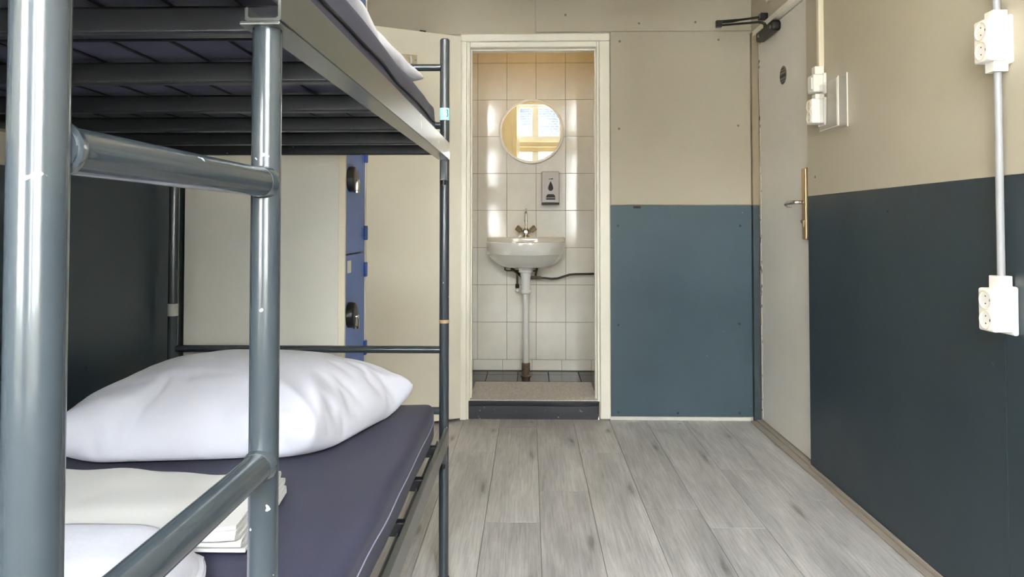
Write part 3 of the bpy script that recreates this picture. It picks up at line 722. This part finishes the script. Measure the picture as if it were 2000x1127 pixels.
def pillow(cs, zb, h, label, press=7, seed=0, m='white_cotton', n=56, k=40):
    """cs: the four corners front-left, front-right, back-right, back-left"""
    cs = [Vector((*c, 0)) for c in cs]
    pts, fs = inflate(.74, .54, press, n, k, seed)
    zx = max(p.z for p in pts); mb = MB(); V = []
    for p in pts:
        a, b_ = (p.x+1)/2, (p.y+1)/2
        q = cs[0]*(1-a)*(1-b_)+cs[1]*a*(1-b_)+cs[2]*a*b_+cs[3]*(1-a)*b_
        z = zb+p.z/zx*h
        if p.z > zx*.25:      # creases drawn towards the corners, and the folded-in flap of the case
            wv = 0
            for cu, cv, am in ((1, 1, 1.0), (1, -1, 1.0), (-1, -1, .35)):
                du, dv = p.x-cu, p.y-cv; d = math.hypot(du, dv); an = math.atan2(dv, du)+.25*noise.noise(Vector((p.x*2+seed, p.y*2, 4)))
                wv += am*math.exp(-((d-.45)/.42)**2)*(1-2*abs(math.sin(an*6.5+1.2*noise.noise(Vector((p.x*3, p.y*3+seed, 1))))))*.0075
            ln = p.y+.52-.10*p.x
            if -.85 < p.x < .35: wv -= .005*math.exp(-(ln/.035)**2)*(1-((p.x+.25)/.6)**2)
            ln = p.x+.42-.25*p.y
            if p.y > -.6: wv -= .003*math.exp(-(ln/.03)**2)
            wv += .006*noise.noise(Vector((p.x*2.6+seed, p.y*2.2, 7)))
            z += wv*min(1, (p.z/zx-.25)*3)
        V.append(mb.bm.verts.new((q.x, q.y, z)))
    for f in fs: mb.bm.faces.new([V[i] for i in f])
    o = mb.build('pillow', m, ang=180, label=label, cat='pillow')
    sb = o.modifiers.new('smooth', 'SUBSURF'); sb.levels = sb.render_levels = 1
    return o
pillow([(-1.035, 1.475), (-.46, 1.54), (-.312, 1.985), (-1.04, 2.06)], .561, .195, 'plump white pillow on the lower bunk', press=6.5, seed=2)
pillow([(-.68, 1.12), (-.285, 1.14), (-.272, 1.87), (-.70, 1.925)], 1.424, .085, 'white pillow lying along the edge of upper bunk', press=6, seed=9, n=44, k=32)

# ---- folded linen
def folded(name, x0, x1, y0, y1, z0, layers, th, label, cat, m, seed, slant=0., taper=.0, nx=46):
    gap = .0006
    prof = []
    zc = z0+th/2
    for k in range(layers):
        ys = [y0+th+(y1-y0-2*th)*q/22 for q in range(23)]
        if k % 2: ys.reverse()
        for y in ys: prof.append((y, zc, k))
        if k < layers-1:
            yc = ys[-1]; sg_ = 1 if k % 2 == 0 else -1; r = (th+gap)/2
            for q in range(1, 5):
                a = -PI/2+PI*q/5; prof.append((yc+sg_*r*1.6*math.cos(a), zc+r+r*math.sin(a), k+.5))
        zc += th+gap
    mb = MB(); rs = []
    P = [Vector((0, y, z)) for y, z, k in prof]
    for i in range(nx+1):
        f = i/nx; ring_a, ring_b = [], []
        for q, (y, z, k) in enumerate(prof):
            t = (P[min(q+1, len(P)-1)]-P[max(q-1, 0)]).normalized(); nn = Vector((0, -t.z, t.y))
            xr = x1+slant*(y-y0)/(y1-y0)-.02*(k/layers)+.004*noise.noise(Vector((k*1.1+seed, y*9, 0)))
            x = x0+(xr-x0)*f
            hgt = (z-z0)/(layers*th)
            dz = hgt*(.012*noise.noise(Vector((x*4+seed, y*5, 1)))+.006*noise.noise(Vector((x*11+seed, y*13, 5))))
            rd = max(0, (f-.8)/.2) if taper else 0; sag = -(z-z0)*taper*rd**3; x -= taper*.05*rd*((y-(y0+y1)/2)/(y1-y0)*2)**4
            dy = .008*noise.noise(Vector((x*5+seed, k*1.3, 9)))
            p = Vector((x, y+dy, z+dz+sag))
            ring_a.append(p+nn*th*.42); ring_b.append(p-nn*th*.42)
        rs.append(ring_a+ring_b[::-1])
    mb.rings(rs)
    lo_ = min(v.co.z for v in mb.bm.verts)
    for v in mb.bm.verts: v.co.z = max(v.co.z, z0)
    return mb.build(name, m, ang=60, label=label, cat=cat)
folded('folded_sheet', -1.05, -.442, 1.11, 1.374, .5625, 6, .0062, 'folded ivory bed sheet between pillow and towel', 'bed sheet', 'ivory_cotton', 1, slant=-.02)
folded('folded_towel', -1.05, -.455, .72, 1.08, .5625, 4, .0135, 'folded white towel beside the ladder on lower mattress', 'towel', 'towel_cotton', 4, taper=.75)

# ================================================================== SOCKETS AND PIPES ON THE RIGHT WALL
def socket(yc, z0, z1, label, conns, double=True, wall=XR-.005, name='power_socket', dep=.062):
    o = empty(name, (wall, yc, z0), label, 'socket')
    xf = wall-dep; hw = .032
    MB().box(wall-.013, wall, yc-.036, yc+.036, z0-.008, z1+.006, bev=.006, seg=3).build('back_plate', 'socket_white', o)
    body = MB().box(xf, wall-.012, yc-hw, yc+hw, z0, z1, bev=.006, seg=3).build('housing', 'socket_white', o)
    n_ = 2 if double else 0
    for k in range(n_):
        zc = z0+(z1-z0)*(.27+.46*k); r = min(.0225, (z1-z0)*.215)
        rs = []
        for rr, h in ((r+.0025, .0), (r+.0025, -.0022), (r, -.0026), (r*.9, -.0008), (r*.86, .003)):
            rs.append([Vector((xf+h, yc+rr*math.cos(a), zc+rr*math.sin(a))) for a in [q*2*PI/28 for q in range(28)]])
        ou = MB().rings(rs, False, True).build('outlet', 'socket_inner', o)
        for s in (-1, 1):
            MB().lathe((xf+.0005, yc, zc+s*.0095), [(.0019, .002), (.0019, -.0012)], 10, 'X').build('pin_hole', 'pipe_brown', ou)
        MB().box(xf-.001, xf+.002, yc-r*.85, yc-r*.7, zc-.003, zc+.003).build('earth_clip', 'chrome', ou)
    if not double:
        MB().box(xf-.004, xf+.004, yc-.022, yc+.022, z0+.012, z1-.012, bev=.003).build('rocker', 'socket_white', o)
    for a, b_ in conns: MB().box(wall-.042, wall-.004, yc-.018, yc+.018, a, b_, bev=.002).build('pipe_coupling', 'socket_white', o)
    return o
PY = 1.874
socket(PY, 1.492, 1.603, 'white double socket high on the grey conduit against beige wall', [(1.597, 1.625), (1.466, 1.498)])
socket(PY, .800, .910, 'white double socket at lower end of the grey conduit on teal', [(.904, .942)])
MB().tube([(XR-.026, PY, .93), (XR-.026, PY, 1.474)], .0095, 16).build('conduit_pipe', 'conduit_grey', label='grey conduit pipe running between the two wall sockets', cat='conduit')
MB().tube([(XR-.026, PY, 1.615), (XR-.026, PY, 2.99)], .0095, 16).build('conduit_pipe', 'conduit_grey', label='grey conduit pipe rising from the higher socket to the ceiling', cat='conduit')
SY = 3.02
socket(SY, 1.495, 1.598, 'white double socket beside entrance door under light switch', [(1.596, 1.62)])
socket(SY, 1.625, 1.70, 'white light switch box above socket beside entrance door', [(1.70, 1.735)], double=False, name='light_switch', dep=.055)['category'] = 'switch'
MB().box(XR-.028, XR-.005, SY-.012, SY+.012, 1.735, 2.36, bev=.003).build('cable_duct', 'duct_cream', label='cream cable duct rising from the light switch', cat='cable duct')
MB().box(XR-.02, XR-.0005, 3.66, 3.70, 2.22, 2.36, bev=.003).build('cable_duct', 'duct_cream', label='short cream cable duct above the entrance door closer', cat='cable duct')
# acrylic holder
ah = empty('leaflet_holder', (XR-.02, 2.88, 1.46), 'clear acrylic leaflet holder next to the door socket', 'holder')
MB().box(XR-.042, XR-.039, 2.795, 2.975, 1.46, 1.65, bev=.001).build('front_sheet', 'acrylic', ah)
MB().box(XR-.0075, XR-.0045, 2.795, 2.975, 1.455, 1.665, bev=.001).build('back_sheet', 'acrylic', ah)
MB().box(XR-.039, XR-.0075, 2.795, 2.975, 1.46, 1.463).build('base_sheet', 'acrylic', ah)
for y in (2.795, 2.972): MB().box(XR-.039, XR-.0075, y, y+.003, 1.463, 1.65).build('side_sheet', 'acrylic', ah)
for n_, (x, y0, y1, z0, z1) in enumerate(((XR-.0425, 2.794, 2.798, 1.458, 1.652), (XR-.0425, 2.805, 2.809, 1.462, 1.648), (XR-.0085, 2.793, 2.796, 1.455, 1.665), (XR-.0425, 2.798, 2.975, 1.458, 1.4605))):
    MB().box(x, x+.004, y0, y1, z0, z1, bev=.0008).build('edge_glint', 'card_white', ah)  # white strips painted in for the light caught by the acrylic edges
MB().box(.59, .614, YB-.0095, YB-.008, 1.166, 1.179).box(.574, .59, YB-.0092, YB-.008, 1.167, 1.179).build('tape_piece', 'black_plastic', label='small black piece of tape on top edge of teal board', cat='tape')
print('objects', len(bpy.data.objects))
